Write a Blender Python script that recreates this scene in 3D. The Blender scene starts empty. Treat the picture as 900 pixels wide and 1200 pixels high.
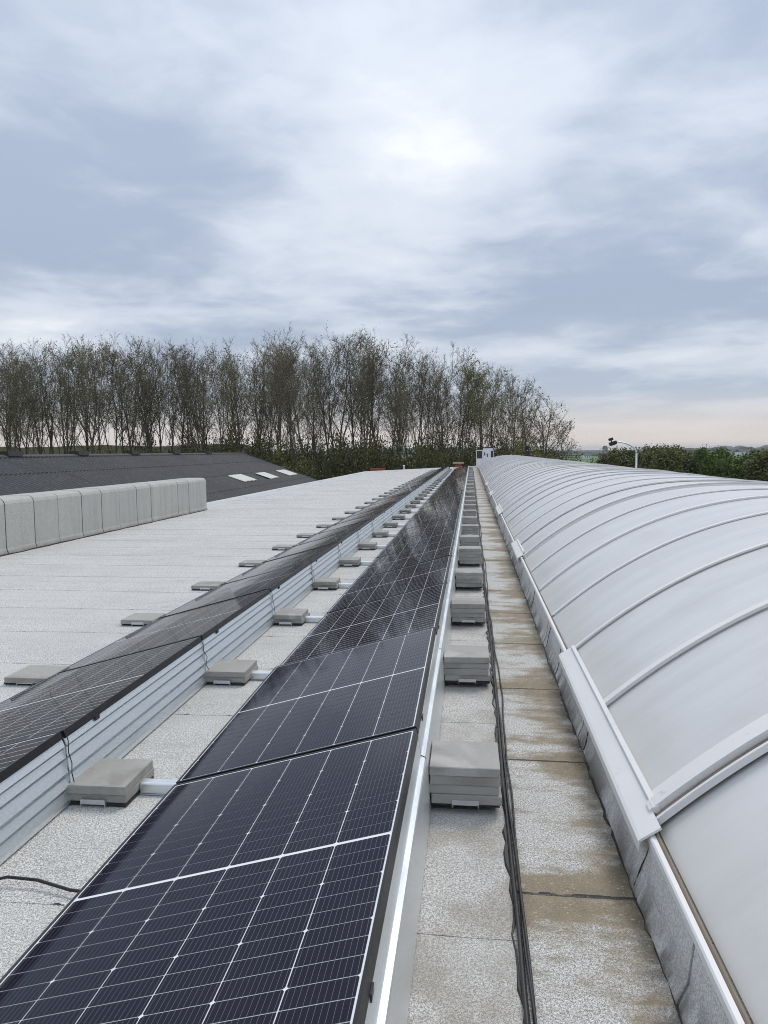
import bpy, bmesh, math, random
from mathutils import Vector, Matrix
R = math.radians
rnd = random.Random(7)
scene = bpy.context.scene
C = scene.collection

# ---------------------------------------------------------------- camera
H = 1.61
YAW, PITCH, ROLL, FPX = 0.11616, 0.08106, -0.00793, 878.34
cy, sy, cp, sp = math.cos(YAW), math.sin(YAW), math.cos(PITCH), math.sin(PITCH)
fw = Vector((-sy*cp, cy*cp, -sp)); rt = Vector((cy, sy, 0)); up = rt.cross(fw)
rr = rt*math.cos(ROLL) + up*math.sin(ROLL); uu = up*math.cos(ROLL) - rt*math.sin(ROLL)
cam_d = bpy.data.cameras.new('camera'); cam = bpy.data.objects.new('camera', cam_d); C.objects.link(cam)
cam.matrix_world = Matrix(((rr.x, uu.x, -fw.x, 0), (rr.y, uu.y, -fw.y, 0), (rr.z, uu.z, -fw.z, H), (0, 0, 0, 1)))
cam_d.sensor_fit = 'HORIZONTAL'; cam_d.sensor_width = 36; cam_d.lens = 36*FPX/900
cam_d.clip_start = .05; cam_d.clip_end = 9000
scene.camera = cam

def at(px, py, x=None, y=None, z=None):
    """the point a photo pixel (900x1200) looks at, on the plane x=, y= or z= that the thing stands on"""
    d = fw + rr*((px-450)/FPX) + uu*((600-py)/FPX)
    t = (z-H)/d.z if z is not None else (x/d.x if x is not None else y/d.y)
    return d*t + Vector((0, 0, H))

# ---------------------------------------------------------------- node helper
class NT:
    def __init__(s, tree): s.t = tree; s.n = tree.nodes; s.l = tree.links
    def new(s, typ, **k):
        n = s.n.new(typ)
        for a, v in k.items(): setattr(n, a, v)
        return n
    def put(s, sock, v):
        if isinstance(v, bpy.types.NodeSocket): s.l.new(v, sock)
        elif v is not None:
            if sock.type == 'RGBA' and not hasattr(v, '__len__'): v = (v, v, v, 1)
            if sock.type == 'RGBA' and len(v) == 3: v = (*v, 1)
            if sock.type == 'VECTOR' and not hasattr(v, '__len__'): v = (v, v, v)
            sock.default_value = v
    def m(s, op, a, b=None, c=None, clamp=False):
        n = s.new('ShaderNodeMath', operation=op, use_clamp=clamp)
        for i, v in enumerate((a, b, c)):
            if v is not None: s.put(n.inputs[i], v)
        return n.outputs[0]
    def vm(s, op, a, b=None):
        n = s.new('ShaderNodeVectorMath', operation=op); s.put(n.inputs[0], a)
        if b is not None: s.put(n.inputs[1], b)
        return n.outputs[0]
    def sep(s, v):
        n = s.new('ShaderNodeSeparateXYZ'); s.put(n.inputs[0], v); return n.outputs
    def comb(s, x=0, y=0, z=0):
        n = s.new('ShaderNodeCombineXYZ')
        for i, v in enumerate((x, y, z)): s.put(n.inputs[i], v)
        return n.outputs[0]
    def noise(s, vec, scale, detail=2, rough=.5, dist=0, col=False):
        n = s.new('ShaderNodeTexNoise'); s.put(n.inputs['Vector'], vec)
        n.inputs['Scale'].default_value = scale; n.inputs['Detail'].default_value = detail
        n.inputs['Roughness'].default_value = rough; n.inputs['Distortion'].default_value = dist
        return n.outputs['Color' if col else 'Fac']
    def ss(s, v, a, b):
        """smooth step: 0 below a, 1 above b (a may exceed b)"""
        n = s.new('ShaderNodeMapRange', interpolation_type='SMOOTHSTEP'); s.put(n.inputs[0], v)
        lo, hi, t0, t1 = (a, b, 0, 1) if a < b else (b, a, 1, 0)
        for i, q in zip((1, 2, 3, 4), (lo, hi, t0, t1)): n.inputs[i].default_value = q
        return n.outputs[0]
    def lin(s, v, a, b, c, d):
        n = s.new('ShaderNodeMapRange'); s.put(n.inputs[0], v)
        for i, q in zip((1, 2, 3, 4), (a, b, c, d)): n.inputs[i].default_value = q
        return n.outputs[0]
    def mix(s, f, a, b, mode='MIX'):
        n = s.new('ShaderNodeMix', data_type='RGBA', blend_type=mode); s.put(n.inputs[0], f)
        s.put(n.inputs[6], a); s.put(n.inputs[7], b); return n.outputs[2]
    def obj(s): return s.new('ShaderNodeTexCoord').outputs['Object']
    def gen(s): return s.new('ShaderNodeTexCoord').outputs['Generated']
    def uv(s): return s.new('ShaderNodeTexCoord').outputs['UV']
    def pos(s): return s.new('ShaderNodeNewGeometry').outputs['Position']
    def rand(s): return s.new('ShaderNodeObjectInfo').outputs['Random']
    def bump(s, h, strength=.3, dist=.01):
        n = s.new('ShaderNodeBump'); n.inputs['Strength'].default_value = strength
        n.inputs['Distance'].default_value = dist; s.put(n.inputs['Height'], h); return n.outputs[0]

def mat(name, build=None, col=(.5, .5, .5), rough=.6, metal=0., **k):
    m = bpy.data.materials.new(name); m.use_nodes = True
    t = NT(m.node_tree); b = t.n['Principled BSDF']
    t.put(b.inputs['Base Color'], col); t.put(b.inputs['Roughness'], rough); t.put(b.inputs['Metallic'], metal)
    for a, v in k.items(): t.put(b.inputs[a.replace('_', ' ')], v)
    if build: build(t, b.inputs)
    return m

# ---------------------------------------------------------------- world: overcast sky with broken stratocumulus
SUN_EL, SUN_AZ = R(54), R(24)          # azimuth from +Y towards +X
w = bpy.data.worlds.new('World'); scene.world = w; w.use_nodes = True
t = NT(w.node_tree); bg = t.n['Background']
sky = t.new('ShaderNodeTexSky', sky_type='NISHITA'); sky.sun_disc = False
sky.sun_elevation = SUN_EL; sky.sun_rotation = SUN_AZ
d = t.vm('NORMALIZE', t.gen()); dx, dy, dz = t.sep(d)
zc = t.m('ADD', t.m('MAXIMUM', dz, 0.0), .10)
pv = t.comb(t.m('DIVIDE', dx, zc), t.m('DIVIDE', dy, zc), 3.7)
CO = (29.7, 27.0, 0)
pv = t.vm('ADD', pv, CO)
wob = t.vm('SCALE', t.noise(pv, 1.6, 3, .5, col=True)); wob.node.inputs['Scale'].default_value = .35
pw = t.vm('ADD', pv, wob)
n1 = t.noise(pw, .80, 4, .48)
n2 = t.noise(pw, 2.4, 6, .58)
n3 = t.noise(pv, .35, 2, .5)
cl = t.m('ADD', t.m('ADD', t.m('MULTIPLY', n1, .62), t.m('MULTIPLY', n2, .25)), t.m('MULTIPLY', n3, .12))
f = t.ss(cl, .41, .59)
ccol = t.mix(f, (.375, .445, .575), (.66, .715, .80))
ccol = t.mix(t.m('MULTIPLY', t.ss(cl, .575, .68), .8), ccol, (.90, .925, .95))
lowf = t.ss(dz, .20, .02)
ccol = t.mix(t.m('MULTIPLY', lowf, .55), ccol, (.56, .63, .715))
glow = t.ss(dz, .085, .0)
ccol = t.mix(t.m('MULTIPLY', glow, .85), ccol, (.83, .73, .66))
# overcast skies brighten towards the zenith
ccol = t.vm('SCALE', ccol); t.put(ccol.node.inputs['Scale'], t.lin(dz, .0, 1., .95, 1.5))
skyc = t.vm('SCALE', sky.outputs[0]); skyc.node.inputs['Scale'].default_value = .08
t.put(bg.inputs['Color'], t.mix(.95, skyc, ccol)); bg.inputs['Strength'].default_value = 1.0

sd = bpy.data.lights.new('sun', 'SUN'); sun = bpy.data.objects.new('sun', sd); C.objects.link(sun)
sd.energy = 1.4; sd.angle = R(24); sd.color = (1, .93, .83)
sdir = Vector((math.sin(SUN_AZ)*math.cos(SUN_EL), math.cos(SUN_AZ)*math.cos(SUN_EL), math.sin(SUN_EL)))
sun.rotation_euler = sdir.to_track_quat('Z', 'Y').to_euler(); sun.location = (0, 0, 60)
vs = scene.view_settings
vs.view_transform = 'Standard'; vs.look = 'None'; vs.gamma = 1; vs.exposure = 0.07; vs.use_curve_mapping = False
scene.cycles.use_denoising = True; scene.cycles.denoising_prefilter = 'FAST'; scene.cycles.filter_width = 1.0
scene.cycles.max_bounces = 6; scene.cycles.transparent_max_bounces = 8
scene.cycles.volume_bounces = 0

# ---------------------------------------------------------------- mesh helpers
class MB:
    def __init__(s): s.v = []; s.f = []; s.uv = []; s.mi = []
    def face(s, pts, uv=None, mi=0):
        i = len(s.v); s.v += [tuple(p) for p in pts]; s.f.append(tuple(range(i, i+len(pts)))); s.uv.append(uv); s.mi.append(mi)
    def box(s, x0, x1, y0, y1, z0, z1, M=None, mi=0):
        i = len(s.v)
        q = [Vector((x, y, z)) for z in (z0, z1) for y in (y0, y1) for x in (x0, x1)]
        if M: q = [M @ a for a in q]
        s.v += [tuple(a) for a in q]
        for fc in ((0, 2, 3, 1), (4, 5, 7, 6), (0, 1, 5, 4), (2, 6, 7, 3), (0, 4, 6, 2), (1, 3, 7, 5)):
            s.f.append(tuple(i+a for a in fc)); s.uv.append(None); s.mi.append(mi)
        return s
    def prism(s, prof, y0, y1, caps=True, closed=True):
        """profile of (x,z) swept along y; shares vertices so that it can shade smooth"""
        i = len(s.v); n = len(prof)
        s.v += [(x, y0, z) for x, z in prof] + [(x, y1, z) for x, z in prof]
        for k in range(n if closed else n-1):
            a, b = k, (k+1) % n
            s.f.append((i+a, i+b, i+n+b, i+n+a)); s.uv.append(None); s.mi.append(0)
        if caps and closed:
            s.f.append(tuple(i+k for k in range(n))[::-1]); s.f.append(tuple(i+n+k for k in range(n))); s.uv += [None]*2; s.mi += [0]*2
        return s
    def tube(s, pts, rad, n=5, cap=True):
        pts = [Vector(p) for p in pts]; i0 = len(s.v)
        if not hasattr(rad, '__len__'): rad = [rad]*len(pts)
        for k, p in enumerate(pts):
            dv = (pts[min(k+1, len(pts)-1)] - pts[max(k-1, 0)]).normalized()
            a = dv.orthogonal().normalized() if k == 0 else (a - dv*a.dot(dv)).normalized()
            b = dv.cross(a)
            for j in range(n):
                an = 2*math.pi*j/n; s.v.append(tuple(p + (a*math.cos(an)+b*math.sin(an))*rad[k]))
        for k in range(len(pts)-1):
            for j in range(n):
                u, v2 = i0+k*n+j, i0+k*n+(j+1) % n
                s.f.append((u, v2, v2+n, u+n)); s.uv.append(None); s.mi.append(0)
        if cap:
            s.f.append(tuple(i0+j for j in range(n))[::-1]); s.f.append(tuple(i0+(len(pts)-1)*n+j for j in range(n))); s.uv += [None]*2; s.mi += [0]*2
        return s
    def mesh(s, name, mats, smooth=False, recalc=True):
        me = bpy.data.meshes.new(name); me.from_pydata(s.v, [], s.f)
        for m in (mats if isinstance(mats, (list, tuple)) else [mats]): me.materials.append(m)
        if any(u is not None for u in s.uv):
            L = me.uv_layers.new(name='uv')
            for p, u in zip(me.polygons, s.uv):
                if u is not None:
                    for li, q in zip(p.loop_indices, u): L.data[li].uv = q
        for p, q in zip(me.polygons, s.mi): p.material_index = q; p.use_smooth = smooth
        if recalc:
            bm = bmesh.new(); bm.from_mesh(me); bmesh.ops.recalc_face_normals(bm, faces=bm.faces); bm.to_mesh(me); bm.free()
        me.update(); return me

def link(name, me, parent=None, loc=(0, 0, 0), rz=0.):
    o = bpy.data.objects.new(name, me); C.objects.link(o); o.location = loc
    if rz: o.rotation_euler.z = rz
    if parent: o.parent = parent
    return o
def tag(o, label, cat, group=None):
    o['label'] = label; o['category'] = cat
    if group: o['group'] = group
    return o
def empty(name, loc=(0, 0, 0), rz=0.):
    o = bpy.data.objects.new(name, None); o.empty_display_size = .2; C.objects.link(o); o.location = loc; o.rotation_euler.z = rz; return o
def structure(o): o['kind'] = 'structure'; return o
def bevel(me, off, seg=2, ang=30):
    bm = bmesh.new(); bm.from_mesh(me)
    bmesh.ops.remove_doubles(bm, verts=bm.verts, dist=1e-5)
    es = [e for e in bm.edges if len(e.link_faces) == 2 and e.calc_face_angle(0) > R(ang)]
    bmesh.ops.bevel(bm, geom=es, offset=off, segments=seg, affect='EDGES', profile=.6)
    bmesh.ops.recalc_face_normals(bm, faces=bm.faces)
    bm.to_mesh(me); bm.free(); return me
def copy_tree(o, parent=None):
    c = o.copy(); C.objects.link(c); c.parent = parent
    for ch in o.children: copy_tree(ch, c)
    return c

# ---------------------------------------------------------------- materials
def granules(t, p, lo, hi):
    g = t.m('ADD', t.m('MULTIPLY', t.noise(p, 290, 2, .6), .62), t.m('MULTIPLY', t.noise(p, 110, 2, .6), .38))
    return t.mix(t.ss(g, .40, .61), lo, hi), g
def b_membrane(t, i):
    p = t.pos(); u, v, _ = t.sep(t.uv())
    c, g = granules(t, p, (.265, .26, .243), (.85, .84, .805))
    px, py, pz = t.sep(p)
    big = t.noise(p, .55, 4, .6); mid = t.noise(t.vm('MULTIPLY', p, (1, 2.2, 1)), 2.3, 4, .65)
    c = t.mix(t.m('MULTIPLY', t.ss(big, .42, .68), .22), c, (.30, .30, .29))
    c = t.mix(t.m('MULTIPLY', t.ss(mid, .52, .74), .22), c, (.23, .22, .20))
    # scattered tan dirt between the panel row and the rooflight
    tan = t.m('MULTIPLY', t.m('ADD', .35, t.ss(t.noise(p, 3.1, 3, .6), .42, .66)), t.ss(px, -.35, -.12))
    c = t.mix(t.m('MULTIPLY', tan, .42), c, (.24, .20, .15))
    c = t.mix(t.m('MULTIPLY', t.ss(t.noise(t.vm('MULTIPLY', p, (.22, 2.4, 1)), 2.0, 4, .6), .45, .7), .20), c, (.33, .33, .32))
    # bitumen bled out of the overlap, broken along its length
    nn = t.noise(t.comb(px, 0, 0), 6.5, 4, .7); lim = t.m('MULTIPLY', t.ss(nn, .53, .62), .013)
    lim = t.m('MULTIPLY', lim, t.m('ADD', .45, t.noise(p, 60, 2)))
    seam = t.m('LESS_THAN', v, lim)
    c = t.mix(seam, c, (.02, .02, .02))
    c = t.mix(t.m('MULTIPLY', t.ss(v, .05, .0), .10), c, (.25, .24, .22))
    t.put(i['Base Color'], c); t.put(i['Roughness'], .85); t.put(i['Normal'], t.bump(g, .55, .004))
    t.put(i['Specular IOR Level'], .35)
M_mem = mat('roof_membrane', b_membrane)
def b_gutter(t, i):
    p = t.pos(); u, v, _ = t.sep(t.uv())
    c, g = granules(t, p, (.20, .195, .18), (.76, .745, .70))
    px, py, pz = t.sep(p)
    side = t.ss(px, .22, .56)
    ps = t.vm('MULTIPLY', p, (1, 1.8, 1))
    a = t.noise(ps, 1.7, 5, .62); b2 = t.noise(ps, 5.5, 4, .65)
    near = t.m('ADD', t.ss(v, .42, .04), t.m('MULTIPLY', t.ss(v, .80, 1.18), .9))
    s = t.m('ADD', t.m('MULTIPLY', near, .36), t.m('ADD', t.m('MULTIPLY', side, .34), t.m('MULTIPLY', t.m('SUBTRACT', a, .47), 2.2)))
    stk = t.noise(t.vm('MULTIPLY', p, (.9, 2.8, 1)), 2.2, 5, .68)
    s = t.m('ADD', s, t.m('ADD', t.m('MULTIPLY', t.m('SUBTRACT', b2, .5), .75), t.m('MULTIPLY', t.m('SUBTRACT', stk, .5), 1.1)))
    dirt = t.ss(s, .10, .62)
    brown = t.mix(t.noise(p, 14, 3), (.10, .070, .033), (.27, .20, .10))
    c = t.mix(t.m('MULTIPLY', dirt, t.m('ADD', .68, t.m('MULTIPLY', g, .3))), c, brown)
    olive = t.m('MULTIPLY', t.ss(t.noise(p, 2.3, 4, .7), .56, .70), side)
    c = t.mix(t.m('MULTIPLY', olive, .5), c, (.13, .12, .05))
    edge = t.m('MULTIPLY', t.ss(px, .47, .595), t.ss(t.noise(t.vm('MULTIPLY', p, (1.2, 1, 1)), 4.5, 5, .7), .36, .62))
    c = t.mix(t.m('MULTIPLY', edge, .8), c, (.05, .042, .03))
    litter = t.m('MULTIPLY', t.ss(t.noise(t.vm('MULTIPLY', p, (1, 2.5, 1)), 55, 2, .4), .66, .70), dirt)
    c = t.mix(t.m('MULTIPLY', litter, .8), c, (.55, .47, .33))
    nn = t.noise(t.comb(px, py, 0), 8, 3, .7); lim = t.m('MULTIPLY', t.ss(nn, .34, .50), .012)
    c = t.mix(t.m('LESS_THAN', v, lim), c, (.02, .018, .015))
    t.put(i['Base Color'], c); t.put(i['Roughness'], t.m('SUBTRACT', .85, t.m('MULTIPLY', dirt, .12))); t.put(i['Normal'], t.bump(g, .55, .004))
M_gut = mat('gutter_membrane', b_gutter)
def b_upstand(t, i):
    p = t.pos(); c, g = granules(t, p, (.40, .395, .38), (.74, .73, .705)); px, py, pz = t.sep(p)
    d1 = t.m('MULTIPLY', t.ss(pz, .15, .0), t.ss(t.noise(t.vm('MULTIPLY', p, (1, 1, .4)), 4, 4, .65), .36, .62))
    c = t.mix(t.m('MULTIPLY', d1, .85), c, (.07, .055, .035))
    st = t.noise(t.vm('MULTIPLY', p, (1, 7, .6)), 2.2, 4, .65)
    c = t.mix(t.m('MULTIPLY', t.ss(st, .5, .72), .35), c, (.17, .165, .15))
    t.put(i['Base Color'], c); t.put(i['Normal'], t.bump(g, .5, .004)); t.put(i['Roughness'], .85)
M_ups = mat('upstand_membrane', b_upstand)
def b_wallmem(t, i):
    p = t.pos(); c, g = granules(t, p, (.38, .375, .345), (.55, .545, .505)); px, py, pz = t.sep(p)
    st = t.noise(t.vm('MULTIPLY', p, (1, 3.5, .35)), 1.8, 5, .6)
    c = t.mix(t.m('MULTIPLY', t.ss(st, .42, .7), .4), c, (.33, .32, .285))
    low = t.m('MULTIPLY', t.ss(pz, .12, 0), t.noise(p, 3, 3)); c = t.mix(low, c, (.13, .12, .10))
    c = t.mix(t.m('MULTIPLY', t.rand(), .22), c, (.33, .34, .35))
    t.put(i['Base Color'], c); t.put(i['Normal'], t.bump(t.noise(p, 7, 4), .35, .02))
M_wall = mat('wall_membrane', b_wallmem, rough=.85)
M_bit = mat('bitumen_black', lambda t, i: t.put(i['Base Color'], t.mix(t.noise(t.pos(), 30, 3), (.010, .010, .010), (.035, .033, .03))), rough=.6)
def b_coping(t, i):
    p = t.pos(); n = t.noise(p, 1.2, 4, .6)
    c = t.mix(n, (.46, .47, .47), (.60, .605, .60)); c = t.mix(t.m('MULTIPLY', t.ss(t.noise(t.vm('MULTIPLY', p, (1, .2, 4)), 3, 4), .5, .72), .5), c, (.30, .29, .27))
    t.put(i['Base Color'], c)
M_cop = mat('coping_membrane', b_coping, rough=.8)
def b_concrete(t, i):
    p = t.obj(); r = t.rand()
    q = t.vm('ADD', p, t.comb(t.m('MULTIPLY', r, 37), t.m('MULTIPLY', r, 91), 0))
    c = t.mix(t.noise(q, 5, 5, .65), (.29, .28, .255), (.44, .43, .40))
    c = t.mix(t.m('MULTIPLY', t.ss(t.noise(q, 3.2, 3, .6), .50, .66), .55), c, (.22, .205, .18))
    c = t.mix(t.m('MULTIPLY', t.ss(t.noise(q, 2.3, 2, .6, .6), .60, .70), .6), c, (.52, .51, .485))
    pit = t.noise(q, 190, 2, .6); c = t.mix(t.m('MULTIPLY', t.ss(pit, .58, .72), .35), c, (.12, .115, .11))
    c = t.mix(t.m('MULTIPLY', r, .25), c, (.37, .36, .34))
    t.put(i['Base Color'], c); t.put(i['Normal'], t.bump(t.m('ADD', pit, t.m('MULTIPLY', t.noise(q, 30, 4), .8)), .35, .003))
M_con = mat('concrete_paver', b_concrete, rough=.9, Specular_IOR_Level=.3)
def b_galv(t, i):
    p = t.obj(); n = t.noise(t.vm('MULTIPLY', p, (8, 1, 8)), 3, 4, .6)
    sp_ = t.new('ShaderNodeTexVoronoi'); t.put(sp_.inputs['Vector'], p); sp_.inputs['Scale'].default_value = 90
    c = t.mix(t.m('MULTIPLY', sp_.outputs['Distance'], .9), (.70, .74, .755), (.83, .865, .875))
    t.put(i['Base Color'], c); t.put(i['Roughness'], t.lin(n, .3, .7, .30, .44))
M_galv = mat('galvanised_steel', b_galv, metal=.80, rough=.38)
M_alu = mat('mill_aluminium', lambda t, i: t.put(i['Base Color'], t.mix(t.noise(t.obj(), 12, 4), (.55, .57, .59), (.72, .74, .76))), metal=.85, rough=.42)
M_blk = mat('black_anodised', lambda t, i: t.put(i['Base Color'], t.mix(t.noise(t.obj(), 9, 3), (.016, .016, .018), (.035, .035, .037))), rough=.38, metal=.35)
M_cab = mat('cable_black', lambda t, i: t.put(i['Base Color'], t.mix(t.noise(t.pos(), 40, 2), (.010, .010, .011), (.028, .028, .028))), rough=.5)
def b_whitemetal(t, i):
    p = t.pos(); n = t.noise(t.vm('MULTIPLY', p, (1, .5, 1)), 3, 5, .65)
    c = t.mix(n, (.68, .665, .655), (.80, .79, .775)); c = t.mix(t.m('MULTIPLY', t.ss(t.noise(p, 9, 4, .7), .60, .74), .4), c, (.42, .40, .40))
    t.put(i['Base Color'], c)
M_wm = mat('white_coated_metal', b_whitemetal, rough=.45)
M_gask = mat('grey_gasket', lambda t, i: t.put(i['Base Color'], t.mix(t.noise(t.pos(), 8, 4), (.24, .23, .22), (.42, .40, .38))), rough=.7)
M_seal = mat('rubber_seal', lambda t, i: t.put(i['Base Color'], t.mix(t.noise(t.pos(), 8, 4), (.13, .10, .07), (.32, .26, .19))), rough=.7)
def b_poly(t, i):
    p = t.pos(); px, py, pz = t.sep(p); r = t.rand()
    n = t.ss(t.noise(t.vm('MULTIPLY', p, (.35, 3.2, .35)), 1.0, 5, .65), .3, .7); n2 = t.noise(p, 2.1, 4, .6)
    c = t.mix(n, (.55, .555, .555), (.655, .655, .65))
    c = t.mix(t.m('MULTIPLY', t.ss(n2, .46, .70), .5), c, (.52, .505, .50))
    c = t.mix(t.m('MULTIPLY', r, .35), c, (.66, .65, .645))
    foot = t.m('MULTIPLY', t.ss(pz, .50, .26), t.m('ADD', .2, t.noise(t.vm('MULTIPLY', p, (1, 4, 1)), 2.5, 4, .65)))
    c = t.mix(t.m('MULTIPLY', foot, .55), c, (.53, .51, .45))
    mott = t.m('MULTIPLY', t.ss(t.noise(p, 22, 3, .7), .56, .75), .10); c = t.mix(mott, c, (.45, .45, .46))
    old = t.m('MULTIPLY', t.ss(py, 10, 40), .35); c = t.mix(old, c, (.50, .495, .475))
    t.put(i['Base Color'], c); t.put(i['Roughness'], t.lin(n2, .3, .7, .28, .45))
    t.put(i['Normal'], t.bump(t.noise(t.vm('MULTIPLY', p, (1, 1.6, 1)), 1.3, 3), .12, .05))
M_poly = mat('polycarbonate', b_poly, rough=.38, Specular_IOR_Level=.45)
def b_corr(t, i):
    p = t.pos(); n = t.noise(p, .7, 5, .65); n2 = t.noise(p, 6, 4, .7)
    c = t.mix(n, (.027, .028, .031), (.055, .056, .060)); c = t.mix(t.m('MULTIPLY', t.ss(n2, .52, .70), .6), c, (.12, .12, .118))
    st = t.noise(t.vm('MULTIPLY', p, (.3, 4, .3)), 1.1, 4, .6); c = t.mix(t.m('MULTIPLY', t.ss(st, .5, .7), .6), c, (.022, .023, .027))
    t.put(i['Base Color'], c)
M_corr = mat('fibre_cement', b_corr, rough=.75)
M_grp = mat('translucent_sheet', lambda t, i: t.put(i['Base Color'], t.mix(t.noise(t.pos(), 2, 4), (.50, .50, .44), (.66, .66, .60))), rough=.5)
M_brick = mat('barn_wall', lambda t, i: t.put(i['Base Color'], t.mix(t.noise(t.pos(), 1, 4), (.20, .17, .14), (.30, .27, .23))), rough=.9)
M_render = mat('building_wall', lambda t, i: t.put(i['Base Color'], t.mix(t.noise(t.pos(), .6, 4), (.40, .39, .37), (.5, .49, .47))), rough=.9)
M_bark = mat('bark', lambda t, i: t.put(i['Base Color'], t.mix(t.noise(t.obj(), 1.6, 4, .7), (.065, .055, .038), (.17, .148, .105))), rough=.9)
M_twig = mat('twig', lambda t, i: t.put(i['Base Color'], t.mix(t.rand(), (.125, .100, .060), (.205, .170, .105))), rough=.9)
def leafmat(name, a, b):
    def f(t, i):
        c = t.mix(t.noise(t.obj(), 1.1, 3, .6), a, b)
        t.put(i['Base Color'], t.mix(t.m('MULTIPLY', t.rand(), .5), c, tuple(.5*(x+y) for x, y in zip(a, b))))
        t.put(i['Subsurface Weight'], 0.)
    return mat(name, f, rough=.65, Specular_IOR_Level=.25)
M_lbud = leafmat('bud_leaf', (.11, .105, .03), (.19, .17, .055))
M_lfresh = leafmat('fresh_leaf', (.14, .145, .035), (.25, .24, .075))
M_lshrub = leafmat('shrub_leaf', (.070, .070, .022), (.15, .14, .05))
M_lhedge = leafmat('hedge_leaf', (.095, .105, .035), (.19, .19, .07))
M_lgreen = leafmat('green_leaf', (.07, .115, .02), (.14, .20, .045))
def b_ground(t, i):
    p = t.pos(); px, py, pz = t.sep(p)
    v = t.new('ShaderNodeTexVoronoi', feature='F1'); t.put(v.inputs['Vector'], t.vm('MULTIPLY', p, (.0032, .0013, 0))); v.inputs['Scale'].default_value = 1
    cc = t.sep(v.outputs['Color'])
    c = t.mix(t.ss(cc[0], .35, .6), (.06, .15, .03), (.11, .19, .05)); c = t.mix(t.ss(cc[1], .66, .7), c, (.19, .16, .10))
    c = t.mix(t.m('MULTIPLY', t.noise(p, .02, 5, .6), .5), c, (.06, .09, .03))
    t.put(i['Base Color'], c)
M_ground = mat('fields', b_ground, rough=.95)
M_bank = mat('grass_bank', lambda t, i: t.put(i['Base Color'], t.mix(t.noise(t.pos(), .5, 5, .65), (.055, .062, .02), (.13, .11, .055))), rough=.95)
M_wood = mat('far_wood', lambda t, i: t.put(i['Base Color'], t.mix(t.noise(t.pos(), .05, 4), (.045, .055, .03), (.085, .09, .05))), rough=.95)
M_red = mat('red_paint', lambda t, i: t.put(i['Base Color'], t.mix(t.noise(t.pos(), 9, 3), (.32, .06, .03), (.45, .10, .05))), rough=.6)
M_tan = mat('planed_timber', lambda t, i: t.put(i['Base Color'], t.mix(t.noise(t.vm('MULTIPLY', t.obj(), (1, 9, 9)), 3, 4), (.34, .25, .16), (.5, .40, .28))), rough=.75)
M_white = mat('white_panel', lambda t, i: t.put(i['Base Color'], t.mix(t.noise(t.pos(), 2, 4), (.66, .67, .69), (.78, .79, .80))), rough=.5)
M_glass = mat('dark_glass', lambda t, i: t.put(i['Base Color'], t.mix(t.noise(t.pos(), 2, 2), (.015, .018, .02), (.03, .034, .038))), rough=.08)
M_jacket = mat('dark_jacket', lambda t, i: t.put(i['Base Color'], t.mix(t.noise(t.obj(), 8, 3), (.010, .012, .02), (.03, .032, .045))), rough=.85)
M_skin = mat('skin', lambda t, i: t.put(i['Base Color'], t.mix(t.noise(t.obj(), 8, 3), (.44, .28, .2), (.52, .35, .26))), rough=.6)
M_cap = mat('pale_cap', lambda t, i: t.put(i['Base Color'], t.mix(t.noise(t.obj(), 8, 3), (.42, .38, .34), (.55, .5, .46))), rough=.8)

# solar laminate: third-cut cells 6 x 24 behind glass
PL, PW, GAP = 1.762, 1.134, .022
PITCHY = PL + GAP
FR = .010                                   # frame lip
CW, CG = .1803, .0036                        # cell width, gap
RW, RG = .0678, .0034
MX = (PW - 6*CW - 5*CG)/2
MIDG = .017
MY = (PL - 24*RW - 22*RG - MIDG)/2
CELL = ((.0068, .0060, .0145), (.0128, .0110, .0250))
def cellcolor(t, u, v, row):
    """busbars and grain of one cell; u,v metres"""
    p = t.comb(u, v, t.m('MULTIPLY', t.rand(), 50))
    c = t.mix(t.noise(p, 3, 3, .6), *CELL)
    k = t.m('MODULO', t.m('SUBTRACT', u, MX), (CW+CG)); k = t.m('ABSOLUTE', t.m('SUBTRACT', t.m('FRACT', t.m('DIVIDE', k, CW/11)), .5))
    bus = t.m('LESS_THAN', k, .028)
    return t.mix(t.m('MULTIPLY', bus, .75), c, (.23, .23, .25))
def glassy(t, i):
    i['Coat Weight'].default_value = 1; i['Coat IOR'].default_value = 1.24; i['Coat Roughness'].default_value = .06
    i['Roughness'].default_value = .5; i['Specular IOR Level'].default_value = .0
    p = t.pos()
    nb = t.noise(t.vm('MULTIPLY', p, (1, .5, 1)), 2.6, 2, .5)
    t.put(i['Coat Normal'], t.bump(nb, .22, .010))
def b_cell(t, i):
    u, v, _ = t.sep(t.uv()); t.put(i['Base Color'], cellcolor(t, u, v, None)); glassy(t, i)
M_cell = mat('solar_cell', b_cell)
def b_back(t, i):
    i['Base Color'].default_value = (.80, .81, .82, 1); glassy(t, i)
M_back = mat('white_backsheet', b_back)
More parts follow.
